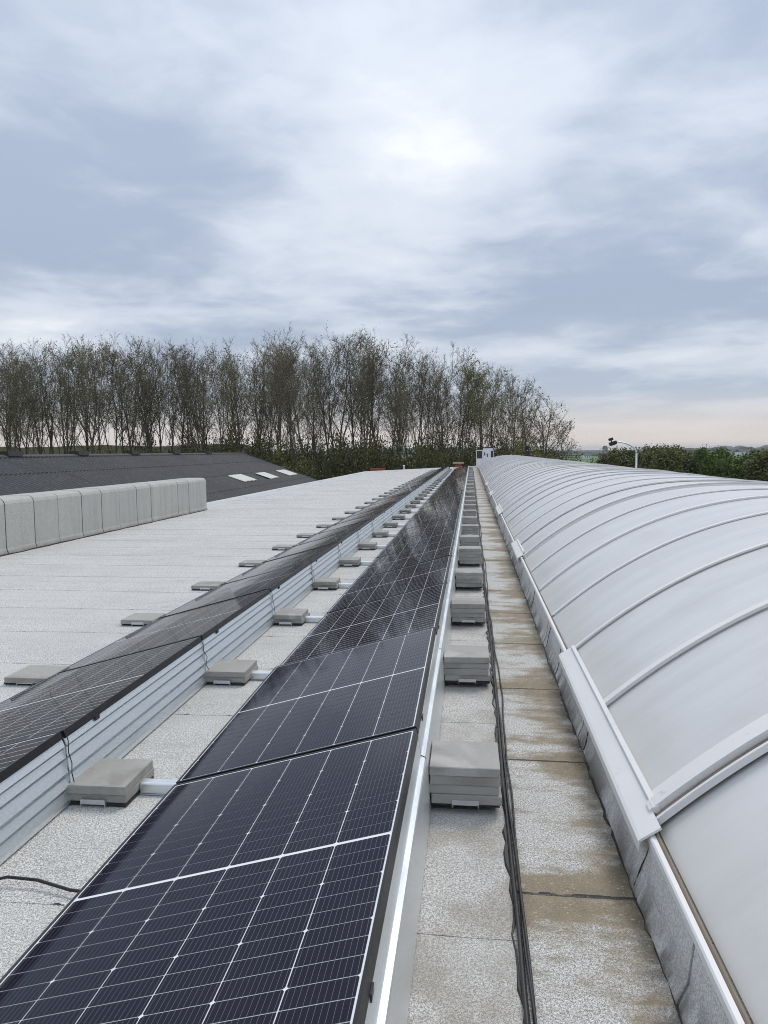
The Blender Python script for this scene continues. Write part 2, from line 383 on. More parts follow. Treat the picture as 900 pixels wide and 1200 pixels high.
def b_lam(t, i):
    u, v, _ = t.sep(t.uv())
    um = t.m('MODULO', t.m('SUBTRACT', u, MX), CW+CG)
    inu = t.m('MULTIPLY', t.m('LESS_THAN', um, CW), t.m('MULTIPLY', t.m('GREATER_THAN', u, MX), t.m('LESS_THAN', u, PW-MX)))
    half = t.m('GREATER_THAN', v, PL/2)
    v0 = t.m('SUBTRACT', t.m('SUBTRACT', v, MY), t.m('MULTIPLY', half, 12*RW+11*RG+MIDG))
    vmod = t.m('MODULO', v0, RW+RG)
    inv = t.m('MULTIPLY', t.m('LESS_THAN', vmod, RW), t.m('MULTIPLY', t.m('GREATER_THAN', v0, 0), t.m('LESS_THAN', v0, 12*RW+11*RG)))
    t.put(i['Base Color'], t.mix(t.m('MULTIPLY', inu, inv), (.80, .81, .82), cellcolor(t, u, v, None))); glassy(t, i)
M_lam = mat('solar_laminate', b_lam)

# ================================================================ GROUND
m = MB(); g = 6000
m.face([(-g, -g, -6), (g, -g, -6), (g, g, -6), (-g, g, -6)])
structure(link('ground', m.mesh('ground', M_ground)))

# ================================================================ THE FLAT ROOF
XL, XG, XV = -7.65, .165, .60          # left edge, gutter strip, rooflight upstand
Y0, YB0, YB1 = -3.0, 55.0, 72.0
def xleft(y):                            # the far edge runs obliquely from (-8,55) to (0,72)
    return XL if y < YB0 else XL + (y-YB0)/(YB1-YB0)*8.3
poly = [(-7.95, Y0), (6.95, Y0), (6.95, YB1+.35), (.3, YB1+.35), (-7.95, YB0+.2)]
m = MB(); n = len(poly)
for z in (-6, -.014): m.v += [(x, y, z) for x, y in poly]
m.f = [tuple(range(n))[::-1], tuple(range(n, 2*n))] + [(k, (k+1) % n, n+(k+1) % n, n+k) for k in range(n)]
m.uv = [None]*len(m.f); m.mi = [0]*len(m.f)
roof = structure(link('flat_roof', m.mesh('flat_roof', M_render)))

def wav(k, x): return .010*math.sin(x*1.7+k*2.1) + .005*math.sin(x*6.1+k*4.7)
def sheet(name, xa0, xa1, xb, y0, y1, k, mt, nx, zt=0.0, amp=1.0):
    """one membrane sheet: near edge at y0, far edge at y1, lapped 4 mm over the next"""
    m = MB(); top = []
    for j in range(nx+1):
        s = j/nx; xn = xa0+(xb-xa0)*s; xf = xa1+(xb-xa1)*s
        yn = y0+amp*wav(k, xn); yf = y1+amp*wav(k+1, xf)
        top.append(((xn, yn), (xf, yf)))
    for j in range(nx):
        (a, b), (c, d2) = top[j], top[j+1]
        A = (a[0], a[1], zt+.002); B = (c[0], c[1], zt+.002); Cc = (d2[0], d2[1], zt); D = (b[0], b[1], zt)
        vl = y1-y0
        m.face([A, B, Cc, D], uv=[(a[0], 0), (c[0], 0), (d2[0], vl), (b[0], vl)])
        m.face([(a[0], a[1], zt-.009), (c[0], c[1], zt-.009), B, A], uv=[(a[0], .5)]*4)
    return link('membrane_sheet', m.mesh('membrane_sheet', mt, recalc=False), roof)
SP = .975; k = 0; y = 2.39 - 5*SP
while y < YB1-.2:
    y1 = min(y+SP, YB1)
    sheet('membrane_sheet', xleft(y), xleft(y1), XG, y, y1, k, M_mem, 60 if y < 14 else 12)
    y = y1; k += 1
y = 2.645-4*1.19; k = 0
while y < YB1-.2:
    y1 = min(y+1.19, YB1)
    sheet('membrane_sheet', XG+.004, XG+.004, XV+.02, y, y1, k*3, M_gut, 12 if y < 14 else 4, zt=-.001, amp=.7)
    y = y1; k += 1
# strip of roof on the far side of the rooflight and round its end
m = MB(); m.box(6.0, 6.9, Y0, YB1, -.013, -.002); link('membrane_sheet', m.mesh('membrane_sheet', M_cop), roof)
m = MB(); m.box(.63, 5.98, 66.1, YB1, -.013, -.003); link('membrane_sheet', m.mesh('membrane_sheet', M_cop), roof)

# low rounded kerbs round the roof edge
def kerb(a, b, label, h=.13, wd=.34):
    a = Vector((*a, 0)); b = Vector((*b, 0)); L = (b-a).length; an = math.atan2(b.y-a.y, b.x-a.x) - math.pi/2
    prof = [(-wd/2, -.012), (-wd/2, h*.65), (-wd*.36, h*.95), (0, h), (wd*.36, h*.92), (wd*.5, h*.55), (wd*.72, .004), (wd*.72, -.012)]
    root = empty('roof_kerb', a, an); tag(root, label, 'kerb')
    nseg = max(1, round(L/4.2))
    for j in range(nseg):
        m = MB().prism(prof, j*L/nseg+.003, (j+1)*L/nseg-.003)
        link('coping_length', m.mesh('coping_length', M_cop, smooth=False), root)
    return root
kerb((-7.72, 20.35), (-7.72, 54.9), 'low pale rounded kerb along the roof edge beside the dark corrugated roof')
kerb((-7.72, 55.0), (.25, YB1), 'low pale kerb across the far oblique end of the flat roof in front of the bare trees')
kerb((.35, YB1), (6.9, YB1), 'low kerb at the roof end behind the vaulted rooflight', .16)

# membrane-clad upstand wall at the left
wall = tag(empty('upstand_wall', (-7.42, 8, 0)), 'tall pale grey membrane clad parapet wall with vertical joints on the left roof edge', 'wall')
WT, WH = .62, .90
def wprof(o, z0=0.0):
    pr = [(o, z0), (o*.5, .12), (0, .16)] if False else [(.03+o, z0), (.0+o, .10)]
    pr += [(o, WH-.09), (o-.02, WH-.04), (o-.07, WH-.005+o*.5), (o-.14, WH+o*.5)]
    return pr + [(-WT+.1-o, WH+o*.5), (-WT+.03-o, WH-.04), (-WT-o, WH-.1), (-WT-o, z0)]
m = MB().prism(wprof(0, -.01), 0.02, 12.36); link('wall_core', m.mesh('wall_core', M_bit), wall)
y = 0.0; k = 0
while y < 12.3:
    L = .79 + .05*math.sin(k*2.3); L = min(L, 12.38-y)
    if 12.38-(y+L) < .3: L = 12.38-y
    o = .007 + .006*((k*7) % 3)/2
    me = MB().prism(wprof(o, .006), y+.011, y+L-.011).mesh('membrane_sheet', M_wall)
    s_ = link('membrane_sheet', me, wall); y += L; k += 1
# black bitumen run along its foot and a loose loop
m = MB(); pts = [(.055+.012*math.sin(i*1.9)+.008*math.sin(i*4.1), i*.25, .006) for i in range(50)]
m.tube(pts, [.010+.008*abs(math.sin(i*2.7)) for i in range(50)], 5); link('bitumen_bead', m.mesh('bitumen_bead', M_bit), wall)

# ================================================================ THE BARREL VAULT ROOFLIGHT
VX, VHW, VZ0, VZ1 = 3.30, 2.632, .232, 1.165
def vz(x): return VZ0 + (VZ1-VZ0)*(1-abs((VX-x)/VHW)**2.55)
def vprof(off=0., n=40, x0=None, x1=None):
    out = []
    for j in range(n+1):
        a = math.cos(math.pi*j/n); xx = VX - VHW*a*.9999
        if x0 is not None and (xx < x0 or xx > x1): continue
        e = 1e-3; xa = max(min(xx, VX+VHW-2*e), VX-VHW+2*e)
        dzdx = (vz(xa+e)-vz(xa-e))/(2*e); nn = Vector((-dzdx, 1)).normalized()
        out.append((xx+nn.x*off, vz(xx)+nn.y*off))
    return out
vault = tag(empty('vaulted_rooflight', (0, 0, 0)), 'long white translucent barrel vault rooflight beside the solar panels', 'rooflight')
def band(y0, y1, o0, o1, mt, name, smooth=True):
    lim_ = (None, None) if name == 'glazing_sheet' else (.682, 2*VX-.682)
    a = vprof(o1, 60, *lim_); b = vprof(o0, 60, *lim_)[::-1]
    me = MB().prism(a+b, y0, y1).mesh(name, mt)
    if smooth:
        for p in me.polygons: p.use_smooth = abs(p.normal.y) < .5
        try: me.set_sharp_from_angle(angle=R(40))
        except Exception: pass
    return link(name, me, vault)
ribs = [2.82+1.135*j for j in range(-3, 56)]
VEND = 66.0
ribs = [y for y in ribs if y < VEND-.4] + [VEND-.03]
for j in range(len(ribs)-1):
    sect = (j-3) % 6                                   # sections of six sheets between wide joints
    dz = -.028 if ribs[j] < 2.5 else .004*math.sin(j*1.3)
    band(ribs[j]+.018, ribs[j+1]-.018, -.014+dz, dz, M_poly, 'glazing_sheet')
for j, y in enumerate(ribs):
    wide = (j-3) % 6 == 0
    if wide:
        band(y-.035, y+.028, .002, .034, M_wm, 'glazing_bar')
        band(y+.031, y+.105, .003, .016, M_wm, 'bar_flashing')
        band(y-.062, y-.039, -.012, .010, M_seal, 'bar_seal')
        band(y-.078, y-.064, -.012, .014, M_wm, 'bar_lip')
    elif (j % 3) == 1:
        band(y-.028, y+.028, .001, .024, M_wm, 'glazing_bar')
        band(y-.0315, y-.0285, -.012, .006, M_gask, 'bar_seal')
    else:
        band(y-.022, y+.022, .001, .017, M_wm, 'glazing_bar')
        band(y-.025, y-.0225, -.012, .005, M_gask, 'bar_seal')
def both(fn):
    for s in (1, -1): fn(s)
def mir(pr, s): return pr if s == 1 else [(2*VX-x, z) for x, z in pr]
def base(s):
    # membrane clad kerb, in lengths
    y = Y0; k = 0
    while y < VEND:
        L = min(1.02+.1*math.sin(k*1.7), VEND+.02-y)
        j = .004*(k % 2)
        pr = [(.594-j, -.011), (.600-j, .012), (.626-j, .075), (.640-j, .200), (.72, .200), (.72, -.011)]
        me = MB().prism(mir(pr, s), y+.004, y+L-.004).mesh('kerb_sheet', M_ups); link('kerb_sheet', me, vault)
        y += L; k += 1
    for a, b in ((Y0, 2.74), (2.76, 9.60), (9.62, 16.4), (16.42, 30.), (30.02, 48), (48.02, VEND)):
        pr = [(.634, .2015), (.634, .226), (.639, .232), (.655, .233), (.655, .2015)]
        link('base_profile', MB().prism(mir(pr, s), a, b).mesh('base_profile', M_wm), vault)
        pr = [(.6565, .205), (.6565, .234), (.661, .239), (.669, .235), (.670, .205)]
        link('base_seal', MB().prism(mir(pr, s), a, b).mesh('base_seal', M_seal), vault)
both(base)
for a, b in ((2.66, 5.12), (9.75, 11.3), (16.45, 18.6), (23.3, 25.1), (30.1, 32)):
    pr = [(.597, .172), (.594, .214), (.605, .224), (.672, .268), (.676, .261), (.611, .217), (.600, .210)]
    link('flashing_cap', MB().prism(pr, a, b).mesh('flashing_cap', M_wm), vault)
    pr = [(.673, .262), (.673, .284), (.694, .292), (.699, .262)]
    link('flashing_bar', MB().prism(pr, a+.12, b-.02).mesh('flashing_bar', M_wm), vault)
# gable end
pr = vprof(-.004); m = MB(); m.prism([(pr[0][0], -.012)]+pr+[(pr[-1][0], -.012)], VEND, VEND+.06); link('end_wall', m.mesh('end_wall', M_poly), vault)
# bitumen line where the kerb meets the gutter, and blobs on the kerb joints
m = MB(); npt = 340
npt = 1300; rb = random.Random(3)
pts = [(.590+.004*math.sin(i*.33)+rb.gauss(0, .0028), -1.0+i*.052, .001) for i in range(npt)]
m.tube(pts, [max(.0012, .0038+.0035*math.sin(i*.21)*math.sin(i*.057)+rb.gauss(0, .0018)) for i in range(npt)], 5); link('bitumen_bead', m.mesh('bitumen_bead', M_bit), vault)
for yj in (2.72, 3.98, 5.35, 6.05, 7.6, 9.3):
    ph = rnd.random()*6
    pts = [(.5955+.040*s_**.6, yj+.05*math.sin(s_*3+ph)*s_,   .012+.175*s_) for s_ in [q/8 for q in range(9)]]
    m = MB().tube(pts, [.0012+.0022*abs(math.sin(q*1.7+ph)) for q in range(9)], 5); link('bitumen_bead', m.mesh('bitumen_bead', M_bit), vault)

# ================================================================ SOLAR ROWS
TILT = .2681; ct, st_ = math.cos(TILT), math.sin(TILT)
NP = 34; YJ0 = 3.146
rows = {'near': (-1.328, .12), 'far': (-2.952, .042)}          # low edge x, top-face height there
FH = .035
def fbox(m, u0, u1, v0, v1, z0, z1): m.box(u0, u1, v0, v1, z0, z1)
m = MB()
fbox(m, 0, FR, 0, PL, -FH, .0025); fbox(m, PW-FR, PW, 0, PL, -FH, .0025)
fbox(m, FR, PW-FR, 0, FR, -FH, .0025); fbox(m, FR, PW-FR, PL-FR, PL, -FH, .0025)
me_frame = m.mesh('frame', M_blk)
def quad(mt, z, name):
    m = MB(); a, b, c, d2 = FR-.001, PW-FR+.001, FR-.001, PL-FR+.001
    m.face([(a, c, z), (b, c, z), (b, d2, z), (a, d2, z)], uv=[(a, c), (b, c), (b, d2), (a, d2)])
    m.face([(a, d2, z-.006), (b, d2, z-.006), (b, c, z-.006), (a, c, z-.006)], uv=[(a, c), (b, c), (b, d2), (a, d2)])
    return m.mesh(name, mt, recalc=False)
me_lam = quad(M_lam, 0, 'laminate'); me_back = quad(M_back, -.0006, 'backsheet')
def cell_mesh(ci, kind):
    m = MB(); ch = .0055; x1, y1 = CW, RW
    if kind == 0: pts = [(ch, 0), (x1-ch, 0), (x1, ch), (x1, y1), (0, y1), (0, ch)]
    elif kind == 2: pts = [(0, 0), (x1, 0), (x1, y1-ch), (x1-ch, y1), (ch, y1), (0, y1-ch)]
    else: pts = [(0, 0), (x1, 0), (x1, y1), (0, y1)]
    u0 = MX+ci*(CW+CG)
    m.face([(x, y, 0) for x, y in pts], uv=[(u0+x, y) for x, y in pts])
    return m.mesh('cell', M_cell, recalc=False)
cells = {(c, k): cell_mesh(c, k) for c in range(6) for k in range(3)}
rowlab = {'near': 'black framed solar panel in the row beside the vaulted rooflight',
          'far': 'black framed solar panel in the row facing the open pale roof and parapet'}
ORD = 'first second third fourth fifth sixth seventh eighth ninth tenth'.split()
def panel(row, k):
    x0, z0 = rows[row]
    o = empty('solar_panel', (x0, YJ0+(k-1)*PITCHY+GAP/2, z0))
    o.rotation_euler = (rnd.uniform(-.0022, .0022), -TILT+rnd.uniform(-.003, .003), 0)
    if row == 'near' and k == 1: o.rotation_euler.x = .012; o.location.z -= .003
    side = 'rooflight side' if row == 'near' else 'open roof side'
    if k < 10: tag(o, '%s solar panel of the %s row counted from the near row end' % (ORD[k], side), 'solar panel')
    else: tag(o, 'black framed solar panel in the far stretch of the %s row' % side, 'solar panel', 'far solar panels of the %s row' % side)
    link('frame', me_frame, o)
    if row == 'near' and k < 2:
        b = link('backsheet', me_back, o)
        for r_ in range(24):
            v0 = MY + r_*(RW+RG) + (MIDG-RG if r_ >= 12 else 0)
            for c in range(6):
                link('cell', cells[(c, r_ % 3)], b, (MX+c*(CW+CG), v0, .0006))
    else: link('laminate', me_lam, o)
for row in ('near', 'far'):
    for k in range(NP): panel(row, k)

# wind deflectors: ribbed folded sheet behind each row's high edge
xh = PW*ct; zh = PW*st_
def defl_profile(row, drop):
    top = zh - .040; bot = .010-drop
    if row == 'near':                                   # plain folded sheet with one ledge
        return [(-.040, top+.006), (-.004, top+.004), (.008, top-.085), (.026, top-.092), (.030, top-.10), (.046, bot+.002), (.030, bot)]
    out = [(-.034, top+.004), (-.012, top+.006)]; x = -.010; z = top
    fr = [.15, .19, .26, .20, .20]
    for q, fq in enumerate(fr):                         # pale faces leaning back, each over a shadowed groove
        h = (top-bot)*fq; xo = x + .42*h*.64
        out += [(x, z), (xo, z-h*.64)]
        if q < 4:
            out += [(xo-.026, z-h*.70), (xo-.026, z-h*.95), (xo-.012, z-h)]; x = xo-.012; z -= h
        else: out += [(xo+.002, z-h*.97), (xo-.016, z-h)]
    return out
def defl_mesh(row, drop):
    pr = defl_profile(row, drop); th = [(x-.0015, z-.001) for x, z in pr][::-1]
    return MB().prism(pr+th, .006, PITCHY-.006).mesh('wind_deflector', M_galv)
for row in ('near', 'far'):
    x0, z0 = rows[row]; me = defl_mesh(row, z0)
    me_clip = MB().box(-.030, .002, -.02, .02, zh-.052, zh-.032).mesh('clip', M_blk)
    for k in range(NP):
        o = empty('wind_deflector', (x0+xh+.012, YJ0+(k-1)*PITCHY, z0)); link('ribbed_sheet', me, o)
        c = link('clip', me_clip, o, (0, .24 if row == 'near' else .3, 0))
        side = 'rooflight side' if row == 'near' else 'open roof side'; look = 'plain folded' if row == 'near' else 'ribbed'
        if k < 8: tag(o, '%s galvanised wind deflector behind the %s solar panel of the %s row' % (look, ORD[k], side), 'deflector')
        else: tag(o, '%s galvanised wind deflector in the far stretch of the %s row' % (look, side), 'deflector', 'far wind deflectors of the %s row' % side)

# base rails with ballast trays, one under each panel joint
RAILP = [(-.03, .004), (-.03, .046), (-.022, .054), (.022, .054), (.03, .046), (.03, .004)]
def rail_mesh(xa, xb):
    me = bevel(MB().prism(RAILP, 0, xb-xa).mesh('rail', M_galv), .002, 1)
    for v in me.vertices: v.co = (xa+v.co.y, v.co.x, v.co.z)
    me.flip_normals(); return me
me_rails = [rail_mesh(-2.90, -1.885), rail_mesh(-1.555, -.25)]
me_strip = MB().box(-3.22, .11, -.04, .04, .004, .0055).mesh('base_strip', M_alu)
def tray_mesh(z):
    m = MB(); m.box(-.158, .158, .012, .31, max(.004, z-.014), z-.001)
    return m.mesh('tray', M_bit)  # tray coloured black so it also stands in for shadow under the pavers
def lip_mesh(z):
    m = MB(); m.box(-.050, .062, -.006, -.003, z-.002, z+.020); m.box(-.053, -.050, -.006, .03, z-.016, z+.018); m.box(.062, .065, -.006, .03, z-.016, z+.018)
    return m.mesh('tray_lip', M_alu)
SPOT = {'right': (-.030, 3.225, .046, 4, .042), 'mid': (-1.715, 3.12, .020, 2, .040), 'outer': (-3.09, 2.995, .020, 1, .040)}
trm = {q: tray_mesh(v[2]) for q, v in SPOT.items()}; lpm = {q: lip_mesh(v[2]) for q, v in SPOT.items()}
# paver variants with chipped edges
def paver_mesh(seed, th):
    r2 = random.Random(seed); s = .155
    me = MB().box(-s, s, -s, s, 0, th).mesh('concrete_paver', M_con)
    bm = bmesh.new(); bm.from_mesh(me); bmesh.ops.remove_doubles(bm, verts=bm.verts, dist=1e-5)
    bmesh.ops.bevel(bm, geom=list(bm.edges), offset=.0028, segments=1, affect='EDGES')
    for v in bm.verts: v.co += Vector((r2.uniform(-1, 1), r2.uniform(-1, 1), r2.uniform(-1, 1)))*.0010
    bmesh.ops.recalc_face_normals(bm, faces=bm.faces); bm.to_mesh(me); bm.free(); return me
pav = {th: [paver_mesh(i, th-.0012) for i in range(5)] for th in (.042, .040)}
for k in range(NP):
    y = k*PITCHY
    o = empty('mounting_rail', (0, y, 0)); link('base_strip', me_strip, o, (0, 3.30, 0))
    for mr in me_rails: link('rail', mr, o, (0, 3.30, .0025))
    if k < 8: tag(o, 'galvanised base rail with trays at the far end of the %s solar panels' % ORD[k], 'rail')
    else: tag(o, 'galvanised base rail with ballast trays under the far stretch of both solar rows', 'rail', 'far base rails')
    for q, (x, y0, z, nn, th) in SPOT.items():
        tr = link('tray', trm[q], o, (x, y0, 0)); link('tray_lip', lpm[q], tr, (0, 0, 0))
        sx, sy2, srot = rnd.uniform(-.012, .012), rnd.uniform(-.012, .012), rnd.uniform(-.02, .02)
        if k == 0: sx = sy2 = srot = 0
        cnt = nn if q != 'right' else (4 if k < 3 else rnd.choice((4, 4, 4, 5, 3)))
        for L in range(cnt):
            ox = sx + rnd.uniform(-.004, .004) + (.010 if (q == 'right' and L == 0) else 0)
            oy = sy2 + rnd.uniform(-.005, .005)
            if q == 'mid' and L == 0: oy += .012; ox += .004
            po = link('concrete_paver', rnd.choice(pav[th]), None, (x+ox, y0+.158+y+oy, z+L*th), srot+rnd.uniform(-.012, .012)+rnd.choice((0, math.pi/2, math.pi)))
            last = L == cnt-1
            lv = 'single' if cnt == 1 else ('topmost' if last else ('bottom' if L == 0 else 'middle'))
            where = {'right': 'beside the rooflight gutter', 'mid': 'between the two solar rows', 'outer': 'on the open roof side'}[q]
            if k < 8: tag(po, '%s concrete paver %s, by the %s solar panel' % (lv, where, ORD[k]), 'paver', 'middle pavers %s, panel %s' % (q, ORD[k]) if lv == 'middle' else None)
            else: tag(po, '%s concrete paver %s, along the far stretch of the panels' % (lv, where), 'paver', 'far %s pavers %s' % (lv, where))

# ================================================================ CABLES
def cable(pts, r, label, name='cable', n=6):
    cv = MB().tube(pts, r, n).mesh(name, M_cab, smooth=True)
    return tag(link(name, cv), label, 'cable')
def run(x0, amp, seed, y0, y1, z, step=.12):
    r2 = random.Random(seed); ph = [r2.random()*6 for _ in range(4)]; pts = []; y = y0
    while y < y1:
        x = x0 + amp*math.sin(y*1.25+ph[0]) + amp*.5*math.sin(y*3.4+ph[1]) + amp*.2*math.sin(y*9+ph[2])
        pts.append((x, y, z+.004*math.sin(y*5+ph[3]))); y += step
    return pts
cable(run(.160, .0035, 1, 1.4, 60, .014), .0075, 'thick black cable closest to the paver stacks along the gutter')
cable(run(.176, .0055, 2, 1.4, 60, .012), .0060, 'black cable in the middle of the bundle along the gutter')
cable(run(.190, .010, 3, 1.4, 40, .010), .0048, 'thin black cable on the rooflight side of the gutter bundle')
# irregular bitumen bead under the cables
m = MB(); npt = 700
pts = [(.148+.006*math.sin(i*.9)+.006*math.sin(i*2.3), 1.3+i*.085, .003) for i in range(npt)]
m.tube(pts, [.003+.011*abs(math.sin(i*1.7)*math.sin(i*.23+.4)) for i in range(npt)], 5)
link('bitumen_bead', m.mesh('bitumen_bead', M_bit), roof)
cable([(-1.95, 2.36, .012), (-1.84, 2.43, .03), (-1.72, 2.50, .035), (-1.60, 2.50, .03), (-1.45, 2.46, .025), (-1.30, 2.44, .03), (-1.1, 2.44, .05)], .006, 'black cable arching over the roof and in under the solar row')
# module leads dangling over the deflector joints of the open roof side row
xd, zd = rows['far'][0]+xh, rows['far'][1]+zh
for k in range(7):
    y = YJ0+k*PITCHY; r2 = random.Random(k)
    s1 = r2.uniform(-.02, .02)
    pts = [(xd-.03, y+.03, zd-.02), (xd+.004, y+.02, zd-.01), (xd+.016, y+.005+s1, zd-.05), (xd+.024, y-.01+s1, zd-.10), (xd+.036, y+.008, zd-.15), (xd+.042, y-.02+s1, zd-.19), (xd+.05, y-.005, zd-.235)]
    tag(link('panel_lead', MB().tube(pts, .0024, 5).mesh('panel_lead', M_cab, smooth=True)), 'thin black lead hanging over a deflector joint of the open roof side row', 'cable', 'leads over the deflector joints')

# ================================================================ NEIGHBOURING BARN WITH CORRUGATED ROOF
RX, RZ, EX, BY0, BY1 = -21.7, 1.50, -11.2, 2.0, 70.0
SL = math.tan(R(20)); EZ = RZ-(EX-RX)*SL
barn = tag(empty('corrugated_barn', (RX, 36, -6)), 'long barn with dark corrugated gable roof below the bare trees', 'barn')
def lb(me, name, parent=barn):                       # barn meshes are written in world metres
    me.transform(Matrix.Translation((-RX, -36, 6))); return link(name, me, parent)
WZ = EZ-.25
m = MB(); wx = EX-.5
prof = [(2*RX-wx, -6), (2*RX-wx, EZ-.1), (RX, RZ-.25), (wx, EZ-.1), (wx, -6)]
m.prism(prof, BY0+.4, BY1-.4); lb(m.mesh('wall', M_brick), 'wall')
def corrugated(s0, s1, y0, y1, lift, pitch=.34, amp=.045, side=1, mt=M_corr, name='roof_sheet'):
    """one bay of sheets: s = metres from ridge measured level"""
    m = MB(); n = max(2, int((y1-y0)/pitch*6)); rowsv = []
    for s, lf in ((s0, lift), (s1, lift+.035)):
        rowsv.append([(RX+side*s, y0+(y1-y0)*j/n, RZ-s*SL+lf+amp*math.cos(2*math.pi*(y0+(y1-y0)*j/n)/pitch)) for j in range(n+1)])
    b = len(m.v); m.v += rowsv[0]+rowsv[1]
    for j in range(n): m.f.append((b+j, b+n+1+j, b+n+2+j, b+j+1)); m.uv.append(None); m.mi.append(0)
    me = m.mesh(name, mt, smooth=True, recalc=False)
    return me
W_ = EX-RX; nc = 5; nb = 17
for c in range(nc):
    for b in range(nb):
        ya, yb = BY0+(BY1-BY0)*b/nb, BY0+(BY1-BY0)*(b+1)/nb
        lb(corrugated(W_*c/nc-.02, W_*(c+1)/nc+.12, ya, yb-.004, rnd.uniform(0, .004)), 'roof_sheet')
m = MB(); m.face([(RX, BY0, RZ-.02), (2*RX-EX, BY0, EZ-.02), (2*RX-EX, BY1, EZ-.02), (RX, BY1, RZ-.02)]); lb(m.mesh('roof_sheet', M_corr), 'roof_sheet')
for b in range(nb*2):
    ya, yb = BY0+(BY1-BY0)*b/(2*nb), BY0+(BY1-BY0)*(b+1)/(2*nb)
    z = RZ+.035; me = MB().prism([(RX-.28, z-.09), (RX-.26, z-.03), (RX-.06, z+.05), (RX+.06, z+.05), (RX+.26, z-.03), (RX+.28, z-.09)], ya, yb-.02).mesh('ridge_cap', M_corr)
    lb(me, 'ridge_cap')
# verge trim on the far gable
m = MB(); m.prism([(RX, RZ+.10), (EX, EZ+.10), (EX, EZ-.12), (RX, RZ-.12)], BY1+.004, BY1+.06); lb(m.mesh('verge_board', M_corr), 'verge_board')
def on_slope(px, py):
    d_ = fw + rr*((px-450)/FPX) + uu*((600-py)/FPX)      # z = RZ-(x-RX)*SL
    tt = (RZ-(0-RX)*SL - H) / (d_.z + SL*d_.x); return d_*tt + Vector((0, 0, H))
for px, py in ((285, 561.5), (313, 558.5), (336, 555)):
    q = on_slope(px, py); s = q.x-RX
    lb(corrugated(s-.62, s+.62, q.y-1.5, q.y+1.5, .085, mt=M_grp, name='rooflight_sheet'), 'rooflight_sheet')
for px in (12, 93, 155, 204, 242):
    q = at(px, 533, x=RX)
    m = MB().prism([(RX-.3, RZ+.02), (RX-.24, RZ+.24), (RX+.24, RZ+.24), (RX+.3, RZ+.02)], q.y-.55, q.y+.55); lb(m.mesh('ridge_vent', M_bit), 'ridge_vent')

# ================================================================ TREES
class Tree:
    """tapered trunk with ascending limbs, twigs and leaf faces; two meshes: trunk, crown"""
    def __init__(s, seed, height, spread=.55, first=.30, limbs=15, l2=6, l3=6, leaves=0, leaf=.16, leafmat_=None, trunks=1, rad=.15, lean=.05, twig=.017):
        s.r = random.Random(seed); s.tm = MB(); s.cm = MB(); s.lm = MB(); s.ends = []; r = s.r; s.twig = twig
        for q in range(trunks):
            an = r.random()*6.28; base = Vector((.25*math.cos(an), .25*math.sin(an), 0)) if trunks > 1 else Vector((0, 0, 0))
            lv = Vector((math.cos(an), math.sin(an), 0))*(lean*r.uniform(.4, 1.3)*(2.2 if trunks > 1 else 1)) + Vector((0, 0, 1))
            s.grow(base, lv.normalized(), height*r.uniform(.9, 1.), rad*(1 if trunks == 1 else .75), 0, (limbs, l2, l3), spread, first)
        for k in range(leaves):
            p = r.choice(s.ends) + Vector((r.gauss(0, 1), r.gauss(0, 1), r.gauss(0, 1)))*.22
            a = Vector((r.gauss(0, 1), r.gauss(0, 1), r.gauss(0, 1))).normalized(); b = a.orthogonal().normalized()
            b = Matrix.Rotation(r.random()*6.28, 3, a) @ b; c = a.cross(b); q = leaf*r.uniform(.5, 1.2)
            s.lm.face([p-b*q, p+c*q*.55, p+b*q, p-c*q*.55])
        s.trunk = s.tm.mesh('trunk', M_bark, smooth=True, recalc=False)
        s.cm_mesh = s.cm.mesh('twigs', M_twig, recalc=False)
        s.leaves = s.lm.mesh('foliage', leafmat_, recalc=False) if leaves else None
        zs = sorted(v[2] for v in s.cm.v); s.top = zs[int(len(zs)*.992)]
    def grow(s, p, d, L, rad, lev, nums, spread, first):
        r = s.r; nseg = (11, 5, 3, 2)[lev]; pts = [p]; rads = [rad]
        for k in range(nseg):
            f_ = (k+1)/nseg
            d = (d + Vector((r.gauss(0, 1), r.gauss(0, 1), r.gauss(0, .5)))*(.055, .10, .16, .2)[lev] + Vector((0, 0, (.03, .10, .08, .05)[lev]))).normalized()
            p = p + d*(L/nseg); pts.append(p); rads.append(max(rad*(1-f_*.86), .006))
        tgt = s.tm if lev < 2 else s.cm
        tgt.tube(pts, rads, (6, 4, 3, 3)[lev], cap=False)
        if lev >= 2: s.ends += pts[1:]
        if lev == 3: return
        n = nums[lev]
        for k in range(n):
            f_ = (first + (1-first)*((k+r.random())/n)) if lev == 0 else r.uniform(.22, 1.)
            x = f_*nseg; i = min(int(x), nseg-1); q = pts[i].lerp(pts[i+1], x-i); dv = (pts[i+1]-pts[i]).normalized()
            ax = Matrix.Rotation(r.random()*6.28 if lev else 2.4*k+r.random(), 3, dv) @ dv.orthogonal().normalized()
            ang = (spread*r.uniform(.6, 1.25), r.uniform(.4, .9), r.uniform(.4, 1.))[lev]
            nd = (dv*math.cos(ang) + ax*math.sin(ang)).normalized()
            nl = (L*(.34*(1-f_)+.15)*r.uniform(.75, 1.2), L*r.uniform(.28, .5), r.uniform(.45, 1.05)*(L**.5)*.62)[lev]
            s.grow(q, nd, nl, (max(rads[i]*.5, .03), max(rads[i]*.55, .018), s.twig)[lev], lev+1, nums, spread, first)
def plant(T, name, loc, sc, rz, label, cat, group, scz=None):
    o = empty(name, loc, rz); o.scale = (sc, sc, scz or sc); tag(o, label, cat, group)
    link('trunk', T.trunk, o); cr = link('crown', T.cm_mesh, o)
    if T.leaves: link('foliage', T.leaves, cr)
    return o
GZ = -6
